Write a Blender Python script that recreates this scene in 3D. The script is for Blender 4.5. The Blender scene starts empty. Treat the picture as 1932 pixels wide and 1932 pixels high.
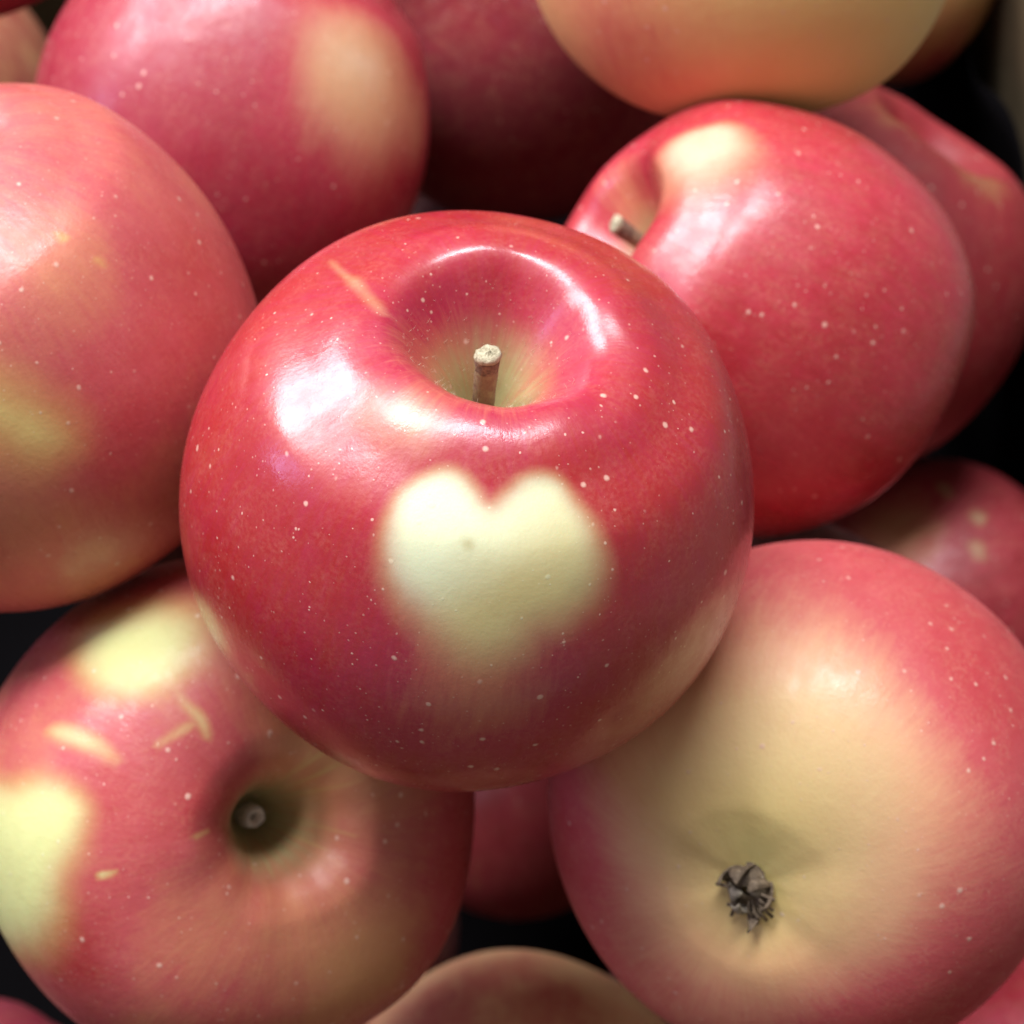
import bpy, math, random
import numpy as np
from mathutils import Matrix, Vector

sc = bpy.context.scene
# ------------------------------------------------------------------ camera
FPX = 3872.0            # focal length in pixels of a 1932 px wide picture
HALF = 966.0
PITCH = math.radians(35)          # camera looks down, 55 degrees below the horizon
cam_d = bpy.data.cameras.new('camera')
cam = bpy.data.objects.new('camera', cam_d)
sc.collection.objects.link(cam)
cam.location = (0, 0, 0)
cam.rotation_euler = (PITCH, 0, 0)
cam_d.sensor_width = 36
cam_d.lens = 36 * FPX / (2 * HALF)
cam_d.clip_start = 0.01
cam_d.clip_end = 20
cam_d.dof.use_dof = True
cam_d.dof.focus_distance = 0.236
cam_d.dof.aperture_fstop = 25
sc.camera = cam
RC = Matrix.Rotation(PITCH, 3, 'X')          # camera frame -> world
RCn = np.array(RC)

# ------------------------------------------------------------------ light
w = bpy.data.worlds.new("World")
sc.world = w
w.use_nodes = True
bg = w.node_tree.nodes['Background']
bg.inputs[0].default_value = (1.0, 0.93, 0.87, 1)
bg.inputs[1].default_value = 0.25

def window_light(name, cam_dir, dist, sx, sy, power, col, spread=180):
    """a window's light: an area lamp in the given direction (camera frame) from the apples"""
    ld = bpy.data.lights.new(name, 'AREA')
    ld.shape = 'RECTANGLE'
    ld.size, ld.size_y = sx, sy
    ld.energy = power
    ld.color = col
    ld.spread = math.radians(spread)
    lo = bpy.data.objects.new(name, ld)
    sc.collection.objects.link(lo)
    tgt = RC @ Vector((0, 0, -0.27))
    d = (RC @ Vector(cam_dir)).normalized()
    lo.location = tgt + d * dist
    lo.rotation_euler = d.to_track_quat('Z', 'Y').to_euler()
    return lo

window_light('window_light', (-0.62, 0.71, 0.34), 1.3, 0.66, 0.42, 20, (0.96, 0.96, 1.0))
window_light('skylight_window', (-0.08, 0.75, 0.63), 1.5, 1.25, 0.30, 37, (0.94, 0.95, 1.0))
window_light('side_window_light', (-0.92, 0.20, 0.34), 1.6, 0.22, 0.60, 4.2, (0.50, 0.50, 1.0))

sc.view_settings.view_transform = 'Standard'
sc.view_settings.look = 'None'
sc.view_settings.exposure = 0
sc.view_settings.gamma = 1
sc.cycles.use_denoising = True
sc.cycles.max_bounces = 6

# ------------------------------------------------------------------ helpers
C = sc.collection

def ray(px, py):
    d = np.array([(px - HALF) / FPX, -(py - HALF) / FPX, -1.0])
    return d / np.linalg.norm(d)

def hit(c, R, px, py):
    """unit direction from c (camera frame) of the surface point of a ball of radius R seen at a picture point"""
    d = ray(px, py)
    b = d @ c
    disc = b * b - (c @ c - R * R)
    t = b - math.sqrt(disc) if disc > 0 else b
    v = d * t - c
    return v / np.linalg.norm(v)

def catmull(pts, n=12, closed=False):
    P = np.array(pts, float)
    out = []
    m = len(P)
    rng = range(m) if closed else range(m - 1)
    for i in rng:
        if closed:
            p0, p1, p2, p3 = P[(i - 1) % m], P[i], P[(i + 1) % m], P[(i + 2) % m]
        else:
            p1, p2 = P[i], P[i + 1]
            p0 = P[i - 1] if i else 2 * p1 - p2
            p3 = P[i + 2] if i + 2 < m else 2 * p2 - p1
        for k in range(n):
            t = k / n
            out.append(0.5 * (2 * p1 + (p2 - p0) * t + (2 * p0 - 5 * p1 + 4 * p2 - p3) * t * t + (3 * p1 - p0 - 3 * p2 + p3) * t ** 3))
    if not closed:
        out.append(P[-1])
    return np.array(out)

def sstep(a, b, x):
    t = np.clip((x - a) / (b - a), 0, 1)
    return t * t * (3 - 2 * t)

def link(name, me, mat, parent=None):
    o = bpy.data.objects.new(name, me)
    C.objects.link(o)
    if mat:
        me.materials.append(mat)
    o.parent = parent
    return o

def mesh(name, verts, faces, smooth=True):
    me = bpy.data.meshes.new(name)
    me.from_pydata([tuple(map(float, v)) for v in verts], [], faces)
    if smooth:
        me.polygons.foreach_set('use_smooth', [True] * len(me.polygons))
    me.update()
    return me

def tube(path, radii, seg=14, cap=True, rough=0.0, rng=None):
    path = [Vector(p) for p in path]
    vs, fs = [], []
    up = Vector((0.3, 1, 0.1)).normalized()
    for i, p in enumerate(path):
        t = (path[min(i + 1, len(path) - 1)] - path[max(i - 1, 0)]).normalized()
        a = t.cross(up).normalized()
        b = t.cross(a)
        for k in range(seg):
            an = 2 * math.pi * k / seg
            r = radii[i] * (1 + (rng.uniform(-rough, rough) if rng else 0))
            vs.append(p + a * math.cos(an) * r + b * math.sin(an) * r)
    for i in range(len(path) - 1):
        for k in range(seg):
            fs.append((i * seg + k, i * seg + (k + 1) % seg, (i + 1) * seg + (k + 1) % seg, (i + 1) * seg + k))
    if cap:
        vs.append(path[-1]); n = len(vs) - 1; q = (len(path) - 1) * seg
        for k in range(seg):
            fs.append((q + k, q + (k + 1) % seg, n))
    return vs, fs

class NT:
    def __init__(s, name):
        s.m = bpy.data.materials.new(name)
        s.m.use_nodes = True
        s.t = s.m.node_tree
        s.t.nodes.clear()
        s.out = s.n('ShaderNodeOutputMaterial')
    def n(s, kind, **kw):
        nd = s.t.nodes.new(kind)
        for k, v in kw.items():
            setattr(nd, k, v)
        return nd
    def l(s, a, b):
        s.t.links.new(a, b)
    def put(s, sock, v):
        if isinstance(v, bpy.types.NodeSocket):
            s.l(v, sock)
        elif v is not None:
            sock.default_value = v
    def math(s, op, a, b=None, c=None, clamp=False):
        nd = s.n('ShaderNodeMath', operation=op, use_clamp=clamp)
        for i, v in enumerate((a, b, c)):
            s.put(nd.inputs[i], v)
        return nd.outputs[0]
    def mix(s, f, a, b, mode='MIX'):
        nd = s.n('ShaderNodeMix', data_type='RGBA', blend_type=mode, clamp_factor=True)
        s.put(nd.inputs['Factor'], f)
        s.put(nd.inputs[6], a if isinstance(a, bpy.types.NodeSocket) else (*a[:3], 1))
        s.put(nd.inputs[7], b if isinstance(b, bpy.types.NodeSocket) else (*b[:3], 1))
        return nd.outputs[2]
    def attr(s, name):
        nd = s.n('ShaderNodeAttribute', attribute_name=name)
        return nd
    def noise(s, vec, scale, detail=4, rough=0.55, dist=0.0):
        nd = s.n('ShaderNodeTexNoise')
        if vec is not None:
            s.l(vec, nd.inputs['Vector'])
        nd.inputs['Scale'].default_value = scale
        nd.inputs['Detail'].default_value = detail
        nd.inputs['Roughness'].default_value = rough
        nd.inputs['Distortion'].default_value = dist
        return nd.outputs['Fac']
    def rng(s, v, a, b, c=0.0, d=1.0):
        nd = s.n('ShaderNodeMapRange', interpolation_type='SMOOTHSTEP')
        s.put(nd.inputs[0], v)
        for i, q in enumerate((a, b, c, d)):
            s.put(nd.inputs[i + 1], q)
        return nd.outputs[0]
    def vscale(s, v, k):
        nd = s.n('ShaderNodeVectorMath', operation='SCALE')
        s.put(nd.inputs[0], v)
        s.put(nd.inputs['Scale'], k)
        return nd.outputs[0]
    def vadd(s, v, k):
        nd = s.n('ShaderNodeVectorMath', operation='ADD')
        s.put(nd.inputs[0], v)
        s.put(nd.inputs[1], k)
        return nd.outputs[0]

def skin_material(name, seed, red, deep, ground, bare, mottle=0.25, dots=1.0, gloss=1.0, relief=1.0, streak=1.0):
    """apple skin: ground colour under a red blush, bare patches, lenticels, fine waxy relief"""
    g = NT(name)
    co = g.n('ShaderNodeTexCoord').outputs['Object']
    off = (seed * 3.17, seed * 1.31, seed * 7.7)
    p = g.vadd(g.vscale(co, 27.0), off)                # about one unit per radius
    mer = g.vadd(g.attr('meridian').outputs['Vector'], off)
    blush = g.attr('blush').outputs['Fac']
    bm = g.attr('bare').outputs['Fac']
    rus = g.attr('russet').outputs['Fac']
    n1 = g.noise(p, 2.2, 5, 0.6)
    n2 = g.noise(mer, 2.4, 6, 0.65)
    n3 = g.noise(p, 9.0, 4, 0.6)
    b = g.math('ADD', blush, g.math('MULTIPLY', g.math('SUBTRACT', n1, 0.5), mottle * 1.6))
    b = g.math('ADD', b, g.math('MULTIPLY', g.math('SUBTRACT', n2, 0.5), mottle * 1.3 * streak))
    b = g.math('ADD', b, g.math('MULTIPLY', g.math('SUBTRACT', n3, 0.5), mottle * 0.5), clamp=True)
    b = g.math('ADD', b, g.math('MULTIPLY', g.math('SUBTRACT', g.noise(g.vadd(g.vscale(g.attr('meridian').outputs['Vector'], 1.0), (5.1, 2.2, 1.0)), 11, 5, 0.7), 0.52), 0.30 * streak), clamp=True)
    ramp = g.n('ShaderNodeValToRGB')
    el = ramp.color_ramp.elements
    mid = tuple(0.55 * r + 0.50 * q for r, q in zip(red, ground))
    stops = [(0.0, ground), (0.38, tuple(0.82 * q + 0.20 * r for r, q in zip(red, ground))), (0.62, mid), (0.84, red), (1.0, deep)]
    el[0].position, el[0].color = 0.0, (*stops[0][1], 1)
    el[1].position, el[1].color = 1.0, (*stops[-1][1], 1)
    for pos, cc in stops[1:-1]:
        e = el.new(pos); e.color = (*cc, 1)
    g.l(b, ramp.inputs[0])
    col = ramp.outputs[0]
    # fine speckle of the skin cells
    cell = g.noise(p, 60.0, 2, 0.6)
    col = g.mix(g.math('MULTIPLY', g.rng(cell, 0.30, 0.75, 0.0, 0.2), g.rng(n3, 0.3, 0.7)), col, tuple(min(1, q * 1.0 + 0.05) for q in mid))
    warm = tuple(a * b_ for a, b_ in zip(bare, (0.94, 0.76, 0.52)))
    bare_c = g.mix(g.rng(g.math('ADD', g.attr('tan').outputs['Fac'], g.math('MULTIPLY', g.math('SUBTRACT', n1, 0.5), 0.8)), 0.0, 1.0), bare, warm)
    bm2 = g.math('ADD', bm, g.math('MULTIPLY', g.math('SUBTRACT', n3, 0.5), g.math('MULTIPLY', g.math('MULTIPLY', bm, g.math('SUBTRACT', 1.0, bm)), 0.9)), clamp=True)
    bare_c = g.mix(g.rng(bm2, 0.15, 0.75), warm, bare_c)
    col = g.mix(bm2, col, bare_c)
    # russet / green in the hollows with radial streaks
    rn = g.math('MULTIPLY', rus, g.rng(n2, 0.25, 0.7, 0.55, 1.25), clamp=True)
    col = g.mix(rn, col, g.mix(n3, (0.34, 0.27, 0.09), (0.46, 0.42, 0.22)))
    # lenticels
    warp = g.n('ShaderNodeTexNoise')
    g.l(p, warp.inputs['Vector']); warp.inputs['Scale'].default_value = 30
    pw = g.vadd(p, g.vscale(g.vadd(warp.outputs['Color'], (-0.5, -0.5, -0.5)), 0.012))
    masks = []
    for sca, lo, hi, keep in ((11.0, 0.07, 0.15, 0.15), (18.0, 0.05, 0.12, 0.20), (38.0, 0.07, 0.19, 0.35)):
        v = g.n('ShaderNodeTexVoronoi', feature='F1')
        g.l(pw, v.inputs['Vector']); v.inputs['Scale'].default_value = sca
        sep = g.n('ShaderNodeSeparateColor'); g.l(v.outputs['Color'], sep.inputs[0])
        rad = g.math('MULTIPLY_ADD', sep.outputs[0], hi - lo, lo)
        mk = g.math('SUBTRACT', 1.0, g.rng(g.math('DIVIDE', v.outputs['Distance'], rad), 0.38, 1.08))
        mk = g.math('MULTIPLY', mk, g.math('GREATER_THAN', sep.outputs[1], g.math('ADD', keep, g.rng(n1, 0.35, 0.65, 0.3, -0.15))))
        masks.append(mk)
    dots_m = g.math('MAXIMUM', masks[0], g.math('MAXIMUM', masks[1], g.math('MULTIPLY', masks[2], 0.55)))
    dcol = g.mix(bm2, (0.74, 0.46, 0.36), (0.70, 0.68, 0.42))
    col = g.mix(g.math('MULTIPLY', dots_m, 0.78 * dots), col, dcol)
    bs = g.n('ShaderNodeBsdfPrincipled')
    g.l(col, bs.inputs['Base Color'])
    rough = g.rng(g.noise(p, 14, 5, 0.65), 0.3, 0.7, 0.42 / gloss ** 0.5, 0.60 / gloss ** 0.5)
    g.l(rough, bs.inputs['Roughness'])
    bs.inputs['Specular IOR Level'].default_value = 0.55
    bs.inputs['Coat Weight'].default_value = 0.72 * min(1, gloss)
    g.put(bs.inputs['Coat Roughness'], g.rng(g.math('ADD', g.math('MULTIPLY', g.noise(p, 5, 4, 0.6), 0.6), g.math('MULTIPLY', g.noise(mer, 5, 6, 0.75), 0.4)), 0.36, 0.62, 0.12 / gloss, 0.34 / gloss))
    bs.inputs['Coat IOR'].default_value = 1.5
    bs.inputs['Subsurface Weight'].default_value = 0.12
    bs.inputs['Subsurface Radius'].default_value = (1.0, 0.35, 0.2)
    bs.inputs['Subsurface Scale'].default_value = 0.0035
    bs.inputs['Sheen Weight'].default_value = 0.0
    bs.inputs['Sheen Roughness'].default_value = 0.45
    bs.inputs['Sheen Tint'].default_value = (1.0, 0.86, 0.95, 1)
    h = g.math('ADD', g.math('MULTIPLY', g.noise(p, 70, 3, 0.6), 0.5), g.math('MULTIPLY', g.noise(p, 16, 4, 0.6), 1.1))
    h = g.math('ADD', h, g.math('MULTIPLY', g.noise(mer, 14, 4, 0.7), 0.35))
    h = g.math('ADD', h, g.math('MULTIPLY', dots_m, 0.5))
    bp = g.n('ShaderNodeBump')
    bp.inputs['Strength'].default_value = 0.2 * relief
    bp.inputs['Distance'].default_value = 0.00035
    g.l(h, bp.inputs['Height'])
    g.l(bp.outputs[0], bs.inputs['Normal'])
    g.l(bp.outputs[0], bs.inputs['Coat Normal'])
    g.l(bs.outputs[0], g.out.inputs[0])
    return g.m

def simple_material(name, c1, c2, scale, rough=0.8, bump=0.3, dist=0.0004, detail=5):
    g = NT(name)
    co = g.n('ShaderNodeTexCoord').outputs['Object']
    n = g.noise(co, scale, detail, 0.65)
    bs = g.n('ShaderNodeBsdfPrincipled')
    g.l(g.mix(g.rng(n, 0.3, 0.7), c1, c2), bs.inputs['Base Color'])
    bs.inputs['Roughness'].default_value = rough
    bp = g.n('ShaderNodeBump')
    bp.inputs['Strength'].default_value = bump
    bp.inputs['Distance'].default_value = dist
    g.l(n, bp.inputs['Height'])
    g.l(bp.outputs[0], bs.inputs['Normal'])
    g.l(bs.outputs[0], g.out.inputs[0])
    return g.m

M_STEM = simple_material('stem_bark', (0.20, 0.10, 0.07), (0.28, 0.21, 0.12), 900, 0.75, 0.6)
M_STEM_CUT = simple_material('stem_cut_wood', (0.24, 0.20, 0.12), (0.56, 0.50, 0.34), 1500, 0.85, 0.9)
M_STEM_DARK = simple_material('stem_bruised_bark', (0.10, 0.055, 0.045), (0.27, 0.17, 0.11), 1400, 0.8, 0.7)
M_SEPAL = simple_material('dry_sepal', (0.06, 0.038, 0.02), (0.22, 0.16, 0.10), 1100, 0.75, 0.8)
M_SEPAL_PALE = simple_material('dry_sepal_pale', (0.16, 0.13, 0.10), (0.42, 0.36, 0.26), 900, 0.75, 0.7)
M_CALYX_PALE = simple_material('calyx_wood', (0.66, 0.58, 0.50), (0.88, 0.82, 0.74), 1300, 0.8, 0.6)
M_FUZZ = simple_material('cavity_fuzz', (0.60, 0.52, 0.36), (0.70, 0.64, 0.48), 400, 0.7, 0.0)

# ------------------------------------------------------------------ apple builder
def profile(top=0.84, pit=0.34, ridge=0.44, lip=0.0, bot=0.86, cpit=0.62, cridge=0.40, cwide=1.0, taper=0.0, csteep=False):
    s = ridge / 0.44
    d = top - pit
    c = cpit
    t = [(0.0, pit), (0.03 * s, pit + 0.01), (0.075 * s, pit + 0.15 * d), (0.13 * s, pit + 0.36 * d), (0.20 * s, pit + 0.58 * d),
         (0.29 * s, pit + 0.80 * d), (0.365 * s, pit + 0.945 * d), (ridge, top), (ridge + 0.10, top - 0.020), (ridge + 0.21, top - 0.085), (0.78, 0.64 * top / 0.84), (0.90, 0.44), (0.98, 0.19), (1.0, -0.05),
         (0.975 - taper * 0.3, -0.29), (0.90 - taper, -0.52 * bot / 0.86), (0.765 - taper, -0.71 * bot / 0.86), (0.67 - taper * 0.8, -0.768 * bot / 0.86), (0.57 - taper * 0.6, -0.816 * bot / 0.86),
         (0.5 * cridge + 0.285, -0.982 * bot), (cridge, -bot)]
    e = bot - cpit
    for q, u in ((0.84, 0.03), (0.68, 0.10), (0.53, 0.22), (0.40, 0.41), (0.30, 0.66), (0.20, 0.88), (0.11, 0.98)) if csteep else ((0.80, 0.10), (0.60, 0.31), (0.42, 0.57), (0.28, 0.81), (0.14, 0.96)):
        t.append((cridge * (q ** cwide), -bot + e * u))
    t.append((0.0, -cpit))
    return t

APPLES = {}

def make_apple(key, px, py, rpx, R, label, axis_px=None, axis=None, end='stem', h=0.82, roll=0.0, seed=1,
               prof={}, mat={}, base_blush=0.9, blobs=(), tans=(), spots=(), patches=(), lines=(), russet=(0.9, 0.25), crusset=(0.6, 0.2),
               res=(224, 150), lobe=0.012, lump=0.012, stem=None, calyx=None, stretch=(1, 1, 1), shear=None, rib=0.006, fuzz=False):
    D = math.sqrt((FPX * R / rpx) ** 2 + R * R)
    c = ray(px, py) * D
    if axis_px is not None:
        a = hit(c, R * h, *axis_px)
    else:
        a = np.array(axis, float); a /= np.linalg.norm(a)
    if end == 'calyx':
        a = -a
    up = np.array([0.0, 0.0, 1.0]) if abs(a[2]) < 0.95 else np.array([0.0, 1.0, 0.0])
    x = np.cross(up, a); x /= np.linalg.norm(x)
    y = np.cross(a, x)
    x, y = x * math.cos(roll) + y * math.sin(roll), -x * math.sin(roll) + y * math.cos(roll)
    L2C = np.stack([x, y, a], 1)                       # local -> camera frame
    # surface grid
    nu, nv = res
    pr = catmull(profile(**prof), 24)
    pr[:, 0] = np.abs(pr[:, 0])
    seg = np.linalg.norm(np.diff(pr, axis=0), axis=1)
    s = np.concatenate([[0], np.cumsum(seg)]); s /= s[-1]
    tu = np.linspace(0, 1, 700)                        # even out the body's curve between the two hollows
    q = np.stack([np.interp(tu, s, pr[:, 0]), np.interp(tu, s, pr[:, 1])], 1)
    ker = np.hanning(93); ker /= ker.sum()
    sm = np.stack([np.convolve(np.pad(q[:, k], 46, mode='edge'), ker, mode='valid') for k in (0, 1)], 1)
    wt = (sstep(0.24, 0.50, q[:, 0]) * (1 - sstep(0.25, 0.55, q[:, 1])))[:, None]
    pr = q * (1 - wt) + sm * wt
    s = tu
    tt = np.linspace(0, 1, nv)
    rho = np.interp(tt, s, pr[:, 0]); zz = np.interp(tt, s, pr[:, 1])
    rs = np.random.RandomState(seed)
    az = np.linspace(0, 2 * math.pi, nu, endpoint=False)
    AZ, RHO = np.meshgrid(az, rho[1:-1])
    _, ZZ = np.meshgrid(az, zz[1:-1])
    V = np.stack([RHO * np.cos(AZ), RHO * np.sin(AZ), ZZ], -1).reshape(-1, 3)
    V = np.concatenate([V, [[0, 0, zz[0]], [0, 0, zz[-1]]]])
    T = np.concatenate([np.repeat(tt[1:-1], nu), [0, 1]])
    azf = np.arctan2(V[:, 1], V[:, 0]); rf = np.hypot(V[:, 0], V[:, 1])
    ph = rs.uniform(0, 6.28, 8)
    # five soft lobes, stronger towards the calyx, faint at the shoulder
    lob = np.cos(5 * azf + ph[0]) * (0.35 + 0.9 * sstep(0.3, 0.95, T)) + 0.7 * np.cos(3 * azf + ph[1]) * (1 - T)
    f = 1 + lobe * lob * sstep(0.02, 0.3, rf)
    V[:, 0] *= f; V[:, 1] *= f
    V[:, 2] += lobe * 1.5 * (np.cos(5 * azf + ph[2]) * 0.5 + np.cos(2 * azf + ph[3])) * sstep(0.1, 0.4, rf) * sstep(0.75, 0.2, np.abs(V[:, 0] * 0 + rf)) 
    # low lumps
    for k in range(9):
        kv = rs.normal(size=3); kv *= rs.uniform(1.3, 4.5) / np.linalg.norm(kv)
        V += V * (lump * 0.45 * np.sin(V @ kv * 1.0 + rs.uniform(0, 6.28)))[:, None] / (0.6 + 0.2 * np.linalg.norm(kv))
    zb = sstep(-0.45, -0.75, V[:, 2])
    V[:, 2] -= zb * (rib * np.cos(5 * azf + ph[4]) + 0.4 * rib * np.cos(11 * azf + ph[5])) * np.exp(-((rf - 0.26) / 0.16) ** 2)
    zt = sstep(0.35, 0.6, V[:, 2])
    V[:, 2] += zt * (0.006 * np.cos(4 * azf + ph[6]) + 0.003 * np.cos(9 * azf + ph[7])) * np.exp(-((rf - 0.36) / 0.16) ** 2)
    V *= np.array(stretch)
    if shear:                                          # the ridge leans: one shoulder higher than the other
        V[:, 2] += (V[:, 0] * shear[0] + V[:, 1] * shear[1]) * sstep(0.0, 0.9, V[:, 2])
    faces = []
    nr = nv - 2
    for j in range(nr - 1):
        b0 = j * nu
        for i in range(nu):
            i2 = (i + 1) % nu
            faces.append((b0 + i, b0 + nu + i, b0 + nu + i2, b0 + i2))
    tp, bt = nr * nu, nr * nu + 1
    for i in range(nu):
        i2 = (i + 1) % nu
        faces.append((tp, i, i2))
        faces.append((bt, (nr - 1) * nu + i2, (nr - 1) * nu + i))
    me = mesh('apple', V * R, faces)
    # paint masks, in directions from the apple's centre
    dirs = V @ L2C.T
    dirs /= np.linalg.norm(dirs, axis=1)[:, None]
    blush = np.full(len(V), float(base_blush))
    for (bx, by, wid, amt) in blobs:
        d = hit(c, R, bx, by) if not isinstance(bx, tuple) else np.array(bx) / np.linalg.norm(bx)
        ang = np.arccos(np.clip(dirs @ d, -1, 1))
        blush += amt * np.exp(-(ang / wid) ** 2)
    tan = np.zeros(len(V))
    for (bx, by, wid, amt) in tans:
        d = hit(c, R, bx, by)
        tan += amt * np.exp(-(np.arccos(np.clip(dirs @ d, -1, 1)) / wid) ** 2)
    bare = np.zeros(len(V))
    def plane(dm):
        e1 = np.cross([0, 1, 0], dm); e1 /= np.linalg.norm(e1)
        e2 = np.cross(dm, e1)
        def pj(d):
            dz = d @ dm
            q = np.where(dz > 0.15, dz, 0.15)
            return np.stack([(d @ e1) / q, (d @ e2) / q], -1), dz
        return pj
    def sdist(q, P, closed):
        best = np.full(len(q), 1e9); inside = np.zeros(len(q), bool); along = np.zeros(len(q))
        m = len(P)
        for i in range(m if closed else m - 1):
            A, B = P[i], P[(i + 1) % m]
            ab = B - A; aq = q - A
            t = np.clip((aq @ ab) / (ab @ ab + 1e-12), 0, 1)
            dn = np.hypot(*(aq - t[:, None] * ab).T)
            along = np.where(dn < best, (i + t) / (m - 1), along)
            best = np.minimum(best, dn)
            if closed:
                cnd = ((A[1] > q[:, 1]) != (B[1] > q[:, 1]))
                xs = A[0] + (q[:, 1] - A[1]) / (B[1] - A[1] + 1e-12) * ab[0]
                inside ^= cnd & (q[:, 0] < xs)
        return np.where(inside, -best, best) if closed else (best, along)
    for (poly, soft_top, soft_bot, amt) in patches:
        D3 = np.array([hit(c, R, *p) for p in catmull(poly, 4, True)])
        dm = D3.mean(0); dm /= np.linalg.norm(dm)
        pj = plane(dm)
        P, _ = pj(D3); Q, dz = pj(dirs)
        sd = sdist(Q, P, True)
        sy = sstep(P[:, 1].min(), P[:, 1].max(), Q[:, 1])
        soft = (soft_bot + (soft_top - soft_bot) * sy) / rpx
        bare = np.maximum(bare, amt * (1 - sstep(-0.95, 0.95, sd / soft)) * (dz > 0.2))
    for (pl, wid, soft, amt) in lines:
        D3 = np.array([hit(c, R, *p) for p in catmull(pl, 6)])
        dm = D3.mean(0); dm /= np.linalg.norm(dm)
        pj = plane(dm)
        P, _ = pj(D3); Q, dz = pj(dirs)
        sd, al = sdist(Q, P, False)
        sd *= rpx
        tp = np.power(np.clip(np.sin(np.pi * np.clip(al, 0, 1)), 0, 1), 0.35) * (0.85 + 0.15 * np.sin(al * 6 + amt * 40))
        bare = np.maximum(bare, amt * tp * (1 - sstep(wid * 0.3, (wid + soft) * (0.35 + 0.65 * tp), sd)) * (dz > 0.2))
    rus = russet[0] * (1 - sstep(russet[1] * 0.35, russet[1], rf)) * (V[:, 2] > 0) + crusset[0] * (1 - sstep(crusset[1] * 0.3, crusset[1], rf)) * (V[:, 2] < 0)
    for (bx, by, rad, amt) in spots:
        d = hit(c, R, bx, by)
        rus = np.maximum(rus, amt * np.exp(-(np.arccos(np.clip(dirs @ d, -1, 1)) * rpx / rad) ** 2))
    for nm, arr in (('blush', np.clip(blush, -0.3, 1.3)), ('bare', bare), ('russet', rus), ('tan', tan)):
        at = me.attributes.new(nm, 'FLOAT', 'POINT')
        at.data.foreach_set('value', arr.astype(np.float32))
    mer = np.stack([np.cos(azf) * 3.0, np.sin(azf) * 3.0, T * 2.2], -1).astype(np.float32)
    at = me.attributes.new('meridian', 'FLOAT_VECTOR', 'POINT')
    at.data.foreach_set('vector', mer.ravel())
    m = dict(red=(0.44, 0.022, 0.048), deep=(0.32, 0.012, 0.024), ground=(0.66, 0.46, 0.17), bare=(0.66, 0.66, 0.38))
    m.update(mat)
    o = link('apple', me, skin_material('apple_skin_' + key, seed, **m))
    o['label'] = label
    o['category'] = 'apple'
    o['group'] = 'apples heaped in the fruit box'
    W = RCn @ L2C
    mw = Matrix([[*W[0], 0], [*W[1], 0], [*W[2], 0], [0, 0, 0, 1]])
    mw.translation = Vector(RCn @ c)
    o.matrix_world = mw
    APPLES[key] = (o, R, c, L2C)
    if fuzz:
        rr = random.Random(seed)
        top_ids = [i for i in range(len(V)) if rf[i] < 0.30 and V[i, 2] > 0.2]
        vs, fs = [], []
        for k in range(420):
            i = rr.choice(top_ids)
            p = Vector(V[i]) * R
            nrm = Vector((-V[i, 0], -V[i, 1], 0.35 + rr.random() * 0.5)).normalized()
            tg = Vector((rr.uniform(-1, 1), rr.uniform(-1, 1), rr.uniform(-.5, 1)))
            dr = (nrm + tg * 0.9).normalized()
            ln = rr.uniform(0.0002, 0.0006)
            v2, f2 = tube([p, p + dr * ln * .5, p + dr * ln + tg * ln * .3], [0.000018, 0.000016, 0.000006], 3, False)
            q = len(vs)
            vs += v2; fs += [tuple(a_ + q for a_ in f_) for f_ in f2]
        fz = link('fuzz', mesh('fuzz', vs, fs), M_FUZZ, o)
        fz['kind'] = 'stuff'
    if stem:
        base = np.array([0, 0, prof.get('pit', 0.34) - 0.03]) * R
        if 'tip_px' in stem:
            tip = L2C.T @ hit(c, R * stem['h'], *stem['tip_px']) * R * stem['h']
        else:
            tip = np.array(stem['tip']) * R
        make_stem(o, base, tip, stem.get('r', 0.038) * R, stem.get('bend', 0.0) * R, seed)
    if calyx:
        calyx(o, R, prof.get('cpit', 0.62), seed)
    return o

def make_stem(ap, base, tip, r, bend, seed):
    rng = random.Random(seed)
    base, tip = Vector(base), Vector(tip)
    d = (tip - base)
    side = d.cross(Vector((0, 1, 0.2))).normalized()
    n = 12
    path = [base + d * (i / n) + side * bend * math.sin(math.pi * i / n) for i in range(n + 1)]
    rad = [r * (0.92 + 0.10 * abs(i / n - 0.5) + rng.uniform(-0.02, 0.02)) for i in range(n + 1)]
    k = n - 2
    vs, fs = tube(path[:k + 1], rad[:k + 1], 20, False, 0.03, rng)
    st = link('stem', mesh('stem', vs, fs), M_STEM, ap)
    # bruised band and broken-off tip
    vs, fs = tube([path[k] - d.normalized() * r * 0.05, path[k + 1], path[n] - d.normalized() * 0.35 * r], [rad[k] * 1.03, rad[k + 1] * 1.08, rad[n] * 1.04], 20, False, 0.05, rng)
    link('bruised_band', mesh('bruised_band', vs, fs), M_STEM_DARK, st)
    dn = d.normalized()
    vs, fs = [], []
    rings = ((1.06, -0.42), (1.10, -0.15), (0.98, 0.12), (0.72, 0.20), (0.38, 0.12), (0.12, 0.26))
    a = dn.cross(Vector((0.3, 1, 0.1))).normalized(); b = dn.cross(a)
    for rr, hh in rings:
        for q in range(20):
            an = q * math.pi / 10
            e = rng.uniform(-0.09, 0.09)
            vs.append(path[n] + (a * math.cos(an) + b * math.sin(an)) * r * (rr + e * 0.7) + dn * r * (hh + e * 1.6 + 0.22 * math.cos(an + 1)))
    for j in range(len(rings) - 1):
        for q in range(20):
            fs.append((j * 20 + q, j * 20 + (q + 1) % 20, (j + 1) * 20 + (q + 1) % 20, (j + 1) * 20 + q))
    fs.append(tuple((len(rings) - 1) * 20 + q for q in range(20)))
    link('cut_end', mesh('cut_end', vs, fs, True), M_STEM_CUT, st)

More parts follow.
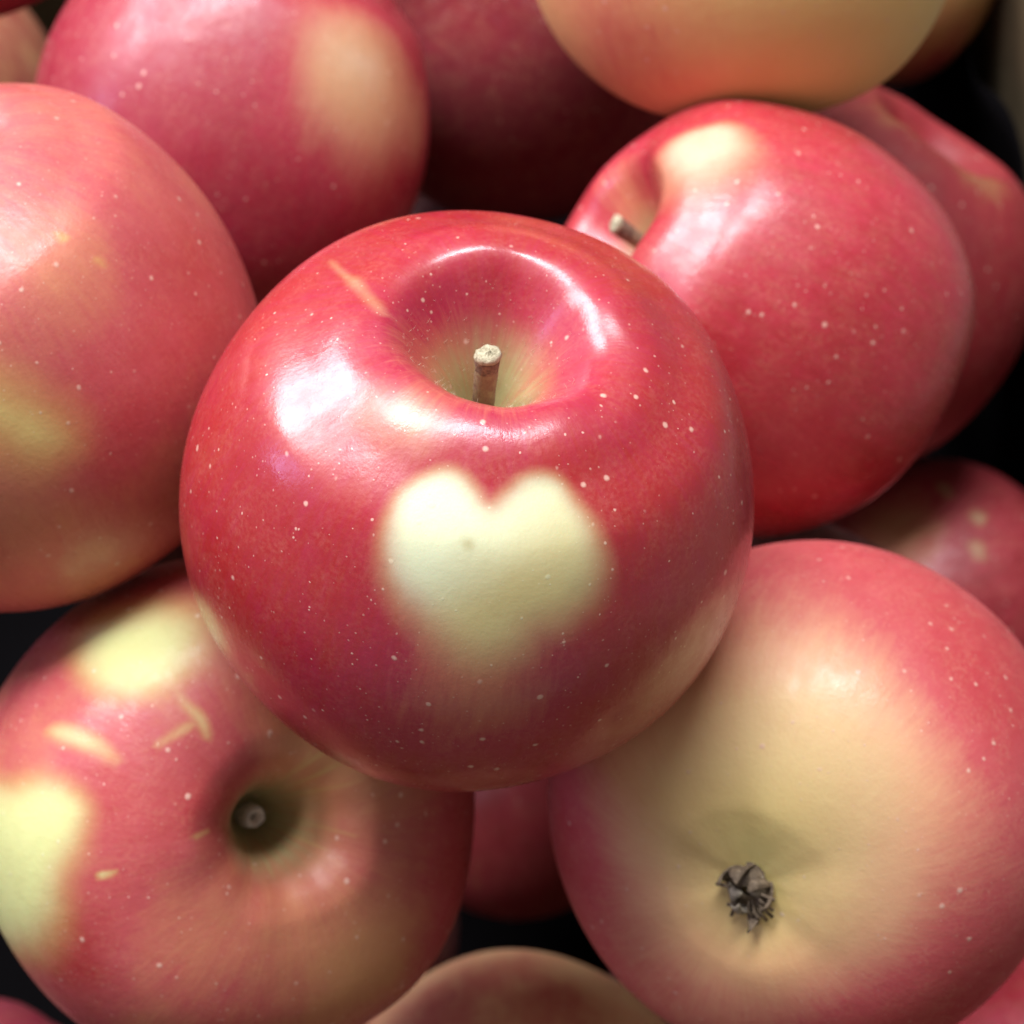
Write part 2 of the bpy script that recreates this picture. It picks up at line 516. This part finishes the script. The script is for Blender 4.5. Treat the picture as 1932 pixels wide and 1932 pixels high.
def sepal_mesh(length, width, curl, twist, rng):
    vs, fs = [], []
    n, mm = 8, 5
    for i in range(n + 1):
        t = i / n
        wv = width * (1 - t) ** 0.7 * (0.75 + 0.5 * math.sin(math.pi * t))
        ang = curl * t * 1.1
        cx = length * (math.sin(ang) / max(curl, .01)) if abs(curl) > .01 else length * t
        cz = length * ((1 - math.cos(ang)) / max(curl, .01)) if abs(curl) > .01 else 0
        for j in range(mm):
            s = (j / (mm - 1) - 0.5) * 2
            tw = twist * t
            yy = s * wv
            zz = -abs(s) ** 1.6 * wv * 0.5 + rng.uniform(-1, 1) * width * 0.09
            vs.append((cx + zz * 0.3 + rng.uniform(-1, 1) * width * 0.05, yy * math.cos(tw), cz + yy * math.sin(tw) + zz))
    for i in range(n):
        for j in range(mm - 1):
            fs.append((i * mm + j, (i + 1) * mm + j, (i + 1) * mm + j + 1, i * mm + j + 1))
    me = mesh('sepal', vs, fs)
    return me

def add_thickness(o, t):
    md = o.modifiers.new('thick', 'SOLIDIFY')
    md.thickness = t
    md.offset = 0

def calyx_tuft(ap, R, cpit, seed):
    """dried brown sepals closed over the blossom end"""
    rng = random.Random(seed)
    vs, fs = [], []
    for j in range(7):
        t = j / 6
        for q in range(18):
            a = q * math.pi / 9
            r = R * 0.085 * math.cos(t * 1.35) * (1 + rng.uniform(-.22, .22))
            vs.append((r * math.cos(a), r * math.sin(a), -R * (cpit - 0.01 + 0.05 * math.sin(t * 1.5) + rng.uniform(0, .018))))
    for j in range(6):
        for q in range(18):
            fs.append((j * 18 + q, j * 18 + (q + 1) % 18, (j + 1) * 18 + (q + 1) % 18, (j + 1) * 18 + q))
    core = link('calyx', mesh('calyx', vs, fs), M_SEPAL, ap)
    spec = [(20, .115, .040, 1.9, .5, 0), (75, .10, .042, 2.3, -.6, 0), (150, .105, .045, 1.6, .8, 0), (205, .12, .030, 1.2, .9, 0), (235, .115, .035, 2.2, -.3, 1), (290, .09, .035, 2.6, .5, 1), (335, .11, .038, 1.5, -.8, 0), (115, .085, .03, 2.7, .2, 1)]
    for an, ln, wd, curl, tw, pale in spec:
        s = link('sepal', sepal_mesh(ln * R * 1.25, wd * R * 1.5, curl * 1.35, tw, rng), M_SEPAL_PALE if pale else M_SEPAL, core)
        add_thickness(s, R * 0.008)
        a = math.radians(an)
        m = Matrix.Rotation(a, 4, 'Z') @ Matrix.Translation((R * 0.035, 0, -R * (cpit + 0.01))) @ Matrix.Rotation(math.pi, 4, 'X')
        s.matrix_local = m
        if pale:
            s['label'] = 'pale dry sepal'
    for k in range(10):                                # wiry dried stamens poking out at one side
        a = rng.uniform(2.5, 5.6)
        p0 = Vector((math.cos(a) * R * .03, math.sin(a) * R * .03, -R * (cpit + .03)))
        p2 = Vector((math.cos(a) * R * rng.uniform(.08, .14), math.sin(a) * R * rng.uniform(.08, .14), -R * (cpit + rng.uniform(.03, .07))))
        p1 = (p0 + p2) / 2 + Vector((rng.uniform(-1, 1), rng.uniform(-1, 1), -1)) * R * .02
        vs, fs = tube([p0, p1, p2], [R * .006, R * .005, R * .007], 6)
        link('stamen', mesh('stamen', vs, fs), M_SEPAL, core)

def calyx_ring(ap, R, cpit, seed):
    """small pale woody ring deep in the blossom end"""
    rng = random.Random(seed)
    vs, fs = [], []
    rings = ((.062, .0), (.060, .06), (.048, .085), (.030, .08), (.014, .06), (.010, .03))
    for rr, hh in rings:
        for q in range(24):
            a = q * math.pi / 12
            e = rng.uniform(-.08, .08)
            vs.append((R * rr * 0.72 * (1 + e) * math.cos(a) * 1.15, R * rr * 0.72 * (1 + e) * math.sin(a) * .9, -R * (cpit - 0.02 + hh * 2.0 + e * .03)))
    for j in range(len(rings) - 1):
        for q in range(24):
            fs.append((j * 24 + q, j * 24 + (q + 1) % 24, (j + 1) * 24 + (q + 1) % 24, (j + 1) * 24 + q))
    link('calyx', mesh('calyx', vs, fs), M_CALYX_PALE, ap)

# ------------------------------------------------------------------ the fruit box (cardboard) with its film liner
BOX_ROT = math.radians(8.5)
M_CARD = simple_material('corrugated_cardboard', (0.09, 0.063, 0.028), (0.13, 0.09, 0.042), 60, 0.9, 0.3)
def box_mesh(x0, x1, y0, y1, z0, z1, bev=0.0):
    vs = [(x, y, z) for z in (z0, z1) for y in (y0, y1) for x in (x0, x1)]
    fs = [(0, 2, 3, 1), (4, 5, 7, 6), (0, 1, 5, 4), (2, 6, 7, 3), (0, 4, 6, 2), (1, 3, 7, 5)]
    return vs, fs
box = bpy.data.objects.new('fruit_box', None)
C.objects.link(box)
box['label'] = 'brown cardboard fruit box whose side shows at the right edge behind the apples'
box['category'] = 'box'
box.location = (0.103, 0.40, -0.53)
box.rotation_euler = (0, 0, BOX_ROT)
X0, X1, Y0, Y1, Z0, Z1 = -0.40, 0.0, -0.37, 0.13, 0.0, 0.245
TH = 0.004
def box_part(name, *b):
    vs, fs = box_mesh(*b)
    o = link(name, mesh(name, vs, fs, False), M_CARD, box)
    md = o.modifiers.new('bevel', 'BEVEL'); md.width = 0.0008; md.segments = 2
    return o
box_part('box_bottom', X0 - TH, X1 + TH, Y0 - TH, Y1 + TH, Z0 - TH, Z0)
box_part('side_wall', X1, X1 + TH, Y0, Y1, Z0 + .0002, Z1)
box_part('side_wall', X0 - TH, X0, Y0, Y1, Z0 + .0002, Z1)
box_part('end_wall', X0 - TH, X1 + TH, Y1 + .0002, Y1 + TH, Z0 + .0002, Z1 - .002)
box_part('end_wall', X0 - TH, X1 + TH, Y0 - TH, Y0 - .0002, Z0 + .0002, Z1 - .002)

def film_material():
    g = NT('plastic_film_shade_black')
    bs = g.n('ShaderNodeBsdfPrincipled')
    bs.inputs['Base Color'].default_value = (0.0035, 0.003, 0.0035, 1)  # near-black, the shade of the gaps put into the film colour
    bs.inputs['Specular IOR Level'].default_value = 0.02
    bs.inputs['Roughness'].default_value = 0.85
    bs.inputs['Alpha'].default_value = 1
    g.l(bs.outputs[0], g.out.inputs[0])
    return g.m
# crumpled film standing just inside the right-hand wall
vs, fs = [], []
ny, nz = 120, 28
for j in range(nz):
    for i in range(ny):
        y = Y0 + 0.02 + (Y1 - Y0 - 0.03) * i / (ny - 1)
        t = j / (nz - 1)
        top = 0.205 + 0.020 * (i / (ny - 1)) + 0.003 * math.sin(i * 0.31) + 0.002 * math.sin(i * .83)
        z = 0.012 + (top - 0.012) * t
        xx = -0.0065 + 0.0022 * math.sin(y * 60 + 6 * t) + 0.0012 * math.sin(y * 170 - 9 * t) + 0.0012 * math.sin(z * 150 + y * 40) - 0.003 * sstep(0.7, 1.0, t)
        vs.append((xx, y, z))
for j in range(nz - 1):
    for i in range(ny - 1):
        fs.append((j * ny + i, j * ny + i + 1, (j + 1) * ny + i + 1, (j + 1) * ny + i))
q = len(vs)  # floor sheet, added dark to stand in for shade between the apples
nx, nyy = 40, 40
for j in range(nyy):
    for i in range(nx):
        xx = X0 + 0.01 + (X1 - X0 - 0.022) * i / (nx - 1); y = Y0 + 0.02 + (Y1 - Y0 - 0.03) * j / (nyy - 1)
        vs.append((xx, y, 0.006 + 0.003 * math.sin(xx * 90 + y * 35) + 0.0015 * math.sin(y * 160 - xx * 70)))
for j in range(nyy - 1):
    for i in range(nx - 1):
        fs.append((q + j * nx + i, q + j * nx + i + 1, q + (j + 1) * nx + i + 1, q + (j + 1) * nx + i))
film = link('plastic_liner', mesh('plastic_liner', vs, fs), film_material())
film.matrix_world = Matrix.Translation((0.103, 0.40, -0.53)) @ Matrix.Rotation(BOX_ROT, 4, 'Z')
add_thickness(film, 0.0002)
film['label'] = 'crumpled plastic liner inside the side of the box, painted black for shade, with an added floor sheet'
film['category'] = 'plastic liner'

# ------------------------------------------------------------------ the apples
def z2(pts, x0, y0, k):
    return [((x0 + x / k) * 0.9928, (y0 + y / k) * 0.9928) for x, y in pts]

heart_raw = z2([(590, 150), (430, 205), (300, 320), (240, 460), (222, 640), (245, 820), (325, 970), (420, 1100), (540, 1220), (680, 1340), (860, 1400),
            (1070, 1345), (1200, 1220), (1400, 1130), (1550, 1010), (1620, 880), (1630, 740), (1605, 600), (1560, 480), (1480, 360), (1400, 235),
            (1290, 185), (1170, 205), (1070, 280), (990, 350), (925, 392), (860, 372), (800, 290), (715, 195)], 660, 840, 3.331)

heart = [(930 + (x - 930) * 0.95, 1070 + (y - 1070) * 0.96) for x, y in heart_raw]
make_apple('A', 885, 932, 541, 0.037, 'glossy crimson apple on top of the heap with a pale heart on its skin',
           axis_px=(938, 632), h=0.79, seed=11, roll=0.5, res=(420, 300),
           prof=dict(top=0.86, pit=0.36, ridge=0.395, bot=0.86, taper=0.0), lobe=0.010, lump=0.006, stretch=(1, 1, 0.95),
           base_blush=0.98, mat=dict(mottle=0.17, gloss=1.15, relief=0.6, streak=0.9, red=(0.385, 0.010, 0.044), deep=(0.36, 0.010, 0.013), ground=(0.64, 0.28, 0.12), bare=(0.68, 0.70, 0.45)),
           blobs=[(900, 1290, 0.30, -0.36), (930, 575, 0.32, -0.52), (850, 560, 0.18, -0.15), (760, 780, 0.10, -0.2), (640, 1330, 0.3, -0.08)],
           spots=[(883, 1027, 12, 0.7), (1092, 1108, 22, 0.3), (880, 1035, 30, 0.15)],
           tans=[(1080, 1130, 0.33, 0.7), (900, 1260, 0.32, 0.9), (760, 960, 0.25, -0.4)],
           patches=[(heart, 30, 90, 1.0), ([(690, 750), (760, 745), (820, 790), (780, 830), (700, 800)], 70, 70, 0.35)],
           lines=[([(612, 474), (645, 498), (668, 516)], 0, 16, 0.35), ([(640, 492), (665, 512), (705, 550)], 0, 28, 0.35)],
           fuzz=True, russet=(0.9, 0.25), stem=dict(tip_px=(921, 668), h=0.73, r=0.041))

make_apple('B', -8, 655, 474, 0.037, 'dull orange-red apple at the left edge with a soft yellow-green smudge',
           axis_px=(-185, 335), seed=23, roll=1.0, res=(300, 200), prof=dict(top=0.86, ridge=0.42, bot=0.86), lobe=0.012, lump=0.010,
           base_blush=0.80, mat=dict(mottle=0.2, streak=0.5, gloss=0.8, red=(0.50, 0.075, 0.085), deep=(0.42, 0.035, 0.04), ground=(0.66, 0.36, 0.13), bare=(0.74, 0.72, 0.22)),
           blobs=[(100, 1000, 0.5, -0.12), (350, 560, 0.4, 0.12), (120, 500, 0.25, -0.14), (200, 860, 0.25, 0.1)],
           patches=[([(-60, 720), (20, 735), (110, 790), (125, 840), (60, 860), (-20, 810), (-80, 800)], 90, 90, 0.8)],
           lines=[([(100, 445), (125, 462)], 4, 12, .4), ([(170, 490), (195, 505)], 3, 12, .35)], stem=dict(tip=(0.02, 0, 0.82)))

make_apple('C', 440, 238, 365, 0.035, 'crimson apple at the upper left whose right cheek fades to yellow',
           axis=(0.30, 0.93, 0.22), seed=31, roll=0.2, res=(260, 180), prof=dict(top=0.88, ridge=0.42, bot=0.96), lobe=0.02, lump=0.015,
           base_blush=1.0, mat=dict(mottle=0.18, gloss=0.75, red=(0.40, 0.016, 0.045), deep=(0.32, 0.010, 0.03), ground=(0.62, 0.42, 0.20), bare=(0.74, 0.62, 0.44), streak=0.5),
           blobs=[(665, 140, 0.34, -0.45), (700, 290, 0.25, -0.2), (790, 230, 0.3, -0.28), (690, 430, 0.3, -0.12), (560, 250, 0.2, -0.08)],
           patches=[([(600, 60), (680, 70), (730, 130), (700, 190), (620, 150)], 110, 110, 0.6)], stem=dict(tip=(0.0, 0.02, 0.95)))

make_apple('D', 970, 88, 312, 0.034, 'red apple just above the heart apple, its shade painted into darkened skin',
           axis=(0.2, 0.5, 0.8), seed=37, res=(160, 110), base_blush=1.05, mat=dict(gloss=0.25, dots=0.4, red=(0.21, 0.006, 0.018), deep=(0.17, 0.004, 0.012)), stem=dict(tip=(0, 0, 0.85)))  # skin darkened to carry the shade that the lamps do not cast here

make_apple('E', 1403, -180, 400, 0.0366, 'orange-red apple cut off by the top edge, its right side fading to cream',
           axis=(-0.1, 0.8, 0.55), seed=41, res=(240, 170), prof=dict(bot=0.84), base_blush=0.52,
           mat=dict(mottle=0.2, streak=0.5, gloss=0.5, red=(0.56, 0.085, 0.070), deep=(0.48, 0.05, 0.04), ground=(0.80, 0.57, 0.20)),
           blobs=[(1180, 60, 0.5, 0.22), (1640, 60, 0.5, -0.8), (1740, -60, 0.4, -0.5), (1450, 200, 0.35, -0.1)], stem=dict(tip=(0, 0, 0.85)))

make_apple('E2', 1625, -100, 255, 0.032, 'small yellow-brown apple tucked behind the cream-sided apple at the top edge',
           axis=(0.3, 0.7, 0.2), seed=43, res=(140, 100), base_blush=0.40, mat=dict(gloss=0.6, ground=(0.50, 0.38, 0.10)), blobs=[(1760, 120, 0.5, 0.4)])

make_apple('F', 1414, 603, 396, 0.0342, 'bright red apple with a pale half-moon patch beside its stem hollow',
           axis_px=(1172, 442), h=0.80, seed=53, roll=0.9, res=(340, 240), prof=dict(top=0.88, ridge=0.40, pit=0.38, bot=0.84), lobe=0.012, lump=0.008,
           base_blush=0.95, mat=dict(bare=(0.62, 0.54, 0.34), mottle=0.16, gloss=1.0, red=(0.47, 0.022, 0.048), deep=(0.36, 0.010, 0.020)),
           blobs=[(1130, 330, 0.2, -0.25), (1500, 800, 0.5, 0.08), (1700, 420, 0.4, -0.08)],
           patches=[([(1245, 315), (1258, 280), (1300, 252), (1355, 238), (1395, 252), (1410, 285), (1380, 320), (1320, 345), (1268, 340)], 26, 100, 0.78)],
           russet=(0.95, 0.26), stem=dict(tip_px=(1160, 422), h=0.86, r=0.040))

make_apple('G', 1600, 512, 353, 0.0385, 'shaded red apple with a yellow-edged shoulder, mostly hidden behind the bright red apple',
           axis=(0.4, 0.6, 0.3), seed=59, res=(200, 140), base_blush=0.98, mat=dict(gloss=0.6, red=(0.38, 0.018, 0.03), ground=(0.5, 0.36, 0.11)),
           blobs=[(1720, 200, 0.3, -0.25), (1870, 330, 0.2, -0.35)])

make_apple('H', 1750, 1148, 280, 0.033, 'dull red apple with thin yellow blotches, half hidden at the right edge',
           axis=(0.8, 0.35, -0.3), seed=61, res=(200, 140), base_blush=0.92, mat=dict(mottle=0.25, gloss=0.6, red=(0.46, 0.04, 0.055), ground=(0.62, 0.40, 0.16)),
           lines=[([(1775, 905), (1795, 935)], 8, 14, .5), ([(1830, 960), (1860, 985)], 10, 18, .55), ([(1840, 1020), (1850, 1060)], 10, 18, .5)],
           blobs=[(1690, 1000, 0.3, -0.3)])

make_apple('I', 1532, 1497, 473, 0.0372, 'pale yellow apple with pink cheeks, showing a tuft of dry brown sepals',
           axis_px=(1428, 1652), h=0.74, rib=0.0025, end='calyx', seed=67, roll=0.0, res=(300, 220),
           prof=dict(bot=0.86, cpit=0.815, cridge=0.34, cwide=1.0, top=0.86), lobe=0.008, lump=0.009,
           base_blush=0.86, mat=dict(mottle=0.13, gloss=0.62, streak=0.5, red=(0.54, 0.075, 0.085), deep=(0.46, 0.035, 0.045), ground=(0.80, 0.60, 0.28), bare=(0.64, 0.57, 0.18)),
           blobs=[(1430, 1650, 0.58, -0.62), (1490, 1400, 0.42, -0.30), (1320, 1480, 0.35, -0.15), (1880, 1250, 0.4, 0.2), (1720, 1900, 0.45, 0.2), (1100, 1600, 0.25, 0.15)],
           patches=[([(1340, 1570), (1450, 1560), (1500, 1640), (1480, 1760), (1380, 1800), (1320, 1700)], 230, 230, 0.85)],
           crusset=(0.12, 0.12), calyx=calyx_tuft)

make_apple('J', 416, 1514, 459, 0.0372, 'red apple with two lime-yellow patches and a deep dark blossom end facing out',
           axis_px=(528, 1562), h=0.82, end='calyx', seed=71, roll=0.7, res=(300, 220),
           prof=dict(bot=0.89, cpit=0.36, cridge=0.37, cwide=1.0, csteep=True, top=0.88), lobe=0.016, lump=0.014,
           base_blush=0.80, mat=dict(mottle=0.24, gloss=0.62, streak=0.45, red=(0.45, 0.060, 0.066), deep=(0.38, 0.024, 0.028), ground=(0.62, 0.36, 0.12), bare=(0.64, 0.66, 0.27)),
           blobs=[(650, 1400, 0.3, -0.25), (560, 1760, 0.5, -0.06), (400, 1480, 0.22, 0.15), (150, 1780, 0.25, 0.2), (840, 1650, 0.3, 0.15), (200, 1500, 0.2, 0.1), (690, 1800, 0.25, -0.22)],
           patches=[([(150, 1230), (190, 1180), (300, 1160), (370, 1190), (375, 1240), (330, 1290), (270, 1315), (190, 1300)], 90, 48, 0.95),
                    ([(-60, 1500), (40, 1490), (110, 1478), (170, 1515), (160, 1580), (130, 1640), (115, 1720), (70, 1780), (0, 1790), (-60, 1720)], 50, 100, 0.95)],
           lines=[([(95, 1385), (130, 1388), (190, 1410), (235, 1445)], 0, 30, 0.6), ([(330, 1300), (350, 1330), (378, 1355), (394, 1395)], 0, 20, 0.55),
                  ([(370, 1360), (330, 1385), (290, 1410)], 0, 16, 0.5), ([(190, 1648), (225, 1642)], 2, 9, 0.8), ([(360, 1585), (395, 1572)], 1, 10, 0.5), ([(540, 1632), (548, 1700)], 0, 7, 0.5), ([(508, 1640), (500, 1690)], 0, 6, 0.5), ([(525, 1640), (527, 1675)], 0, 9, 0.6), ([(600, 1602), (665, 1625)], 0, 7, 0.4), ([(622, 1560), (700, 1585)], 0, 7, 0.35), ([(560, 1468), (640, 1400)], 0, 9, 0.4), ([(585, 1480), (672, 1428)], 0, 8, 0.4), ([(600, 1500), (700, 1470)], 0, 8, 0.3), ([(575, 1455), (610, 1405)], 0, 7, 0.35)],
           crusset=(1.0, 0.25), calyx=calyx_ring)

make_apple('K', 980, 2182, 364, 0.036, 'orange-brown apple peeping over the middle of the bottom edge',
           axis=(0.05, -0.1, 0.95), seed=73, res=(200, 140), base_blush=0.58, mat=dict(mottle=0.45, streak=0.6, gloss=0.5, red=(0.62, 0.14, 0.10), ground=(0.86, 0.58, 0.27)),
           blobs=[(850, 1880, 0.3, 0.3), (1060, 1900, 0.25, 0.22), (1180, 1880, 0.3, -0.15)])

make_apple('L', 1985, 2130, 335, 0.036, 'rosy pink apple filling the bottom right corner',
           axis=(0.4, -0.85, 0.3), seed=79, res=(160, 110), base_blush=0.95, mat=dict(gloss=0.8, red=(0.46, 0.025, 0.06)))

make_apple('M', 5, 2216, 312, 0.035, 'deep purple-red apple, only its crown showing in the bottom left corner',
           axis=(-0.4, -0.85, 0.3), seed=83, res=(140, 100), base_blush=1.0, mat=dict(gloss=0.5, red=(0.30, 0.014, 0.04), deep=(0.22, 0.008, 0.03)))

make_apple('N', 975, 1490, 240, 0.032, 'red apple deep in the gap below the heart apple, fading into shadow',
           axis=(0.3, -0.7, -0.5), seed=89, res=(160, 110), base_blush=0.9, mat=dict(gloss=0.6, red=(0.42, 0.03, 0.045)))

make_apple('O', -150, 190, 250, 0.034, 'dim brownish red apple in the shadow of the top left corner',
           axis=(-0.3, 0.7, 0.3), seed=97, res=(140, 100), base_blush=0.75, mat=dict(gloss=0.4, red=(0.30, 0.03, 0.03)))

# ------------------------------------------------------------------ unseen neighbours added to block light, and the layer under the heap
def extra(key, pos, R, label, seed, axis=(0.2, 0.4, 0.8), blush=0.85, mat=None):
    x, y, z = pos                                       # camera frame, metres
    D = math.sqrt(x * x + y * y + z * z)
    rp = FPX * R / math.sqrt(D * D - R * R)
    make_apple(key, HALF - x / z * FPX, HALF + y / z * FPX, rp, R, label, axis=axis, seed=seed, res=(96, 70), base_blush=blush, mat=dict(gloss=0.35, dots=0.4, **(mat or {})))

extra('P', (-0.020, 0.158, -0.372), 0.037, 'unseen red apple added beyond the top edge to shade the darkened one below', 101)
extra('Q', (-0.105, 0.125, -0.370), 0.036, 'unseen red apple added beyond the top left corner to block light', 103, (-.2, .6, .7))
low = 'apple in the lower layer of the heap, its shade painted into the skin'
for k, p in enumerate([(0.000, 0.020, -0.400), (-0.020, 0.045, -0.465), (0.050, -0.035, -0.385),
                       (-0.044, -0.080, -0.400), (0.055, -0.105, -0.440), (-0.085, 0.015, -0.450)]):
    extra('low%d' % k, p, 0.034, low, 200 + k, (math.sin(k), math.cos(k), 0.3), 0.9 + 0.02 * k, dict(red=(0.08, 0.004, 0.008), deep=(0.06, 0.003, 0.006)))  # shade of the lower layer painted in as near-black red skin
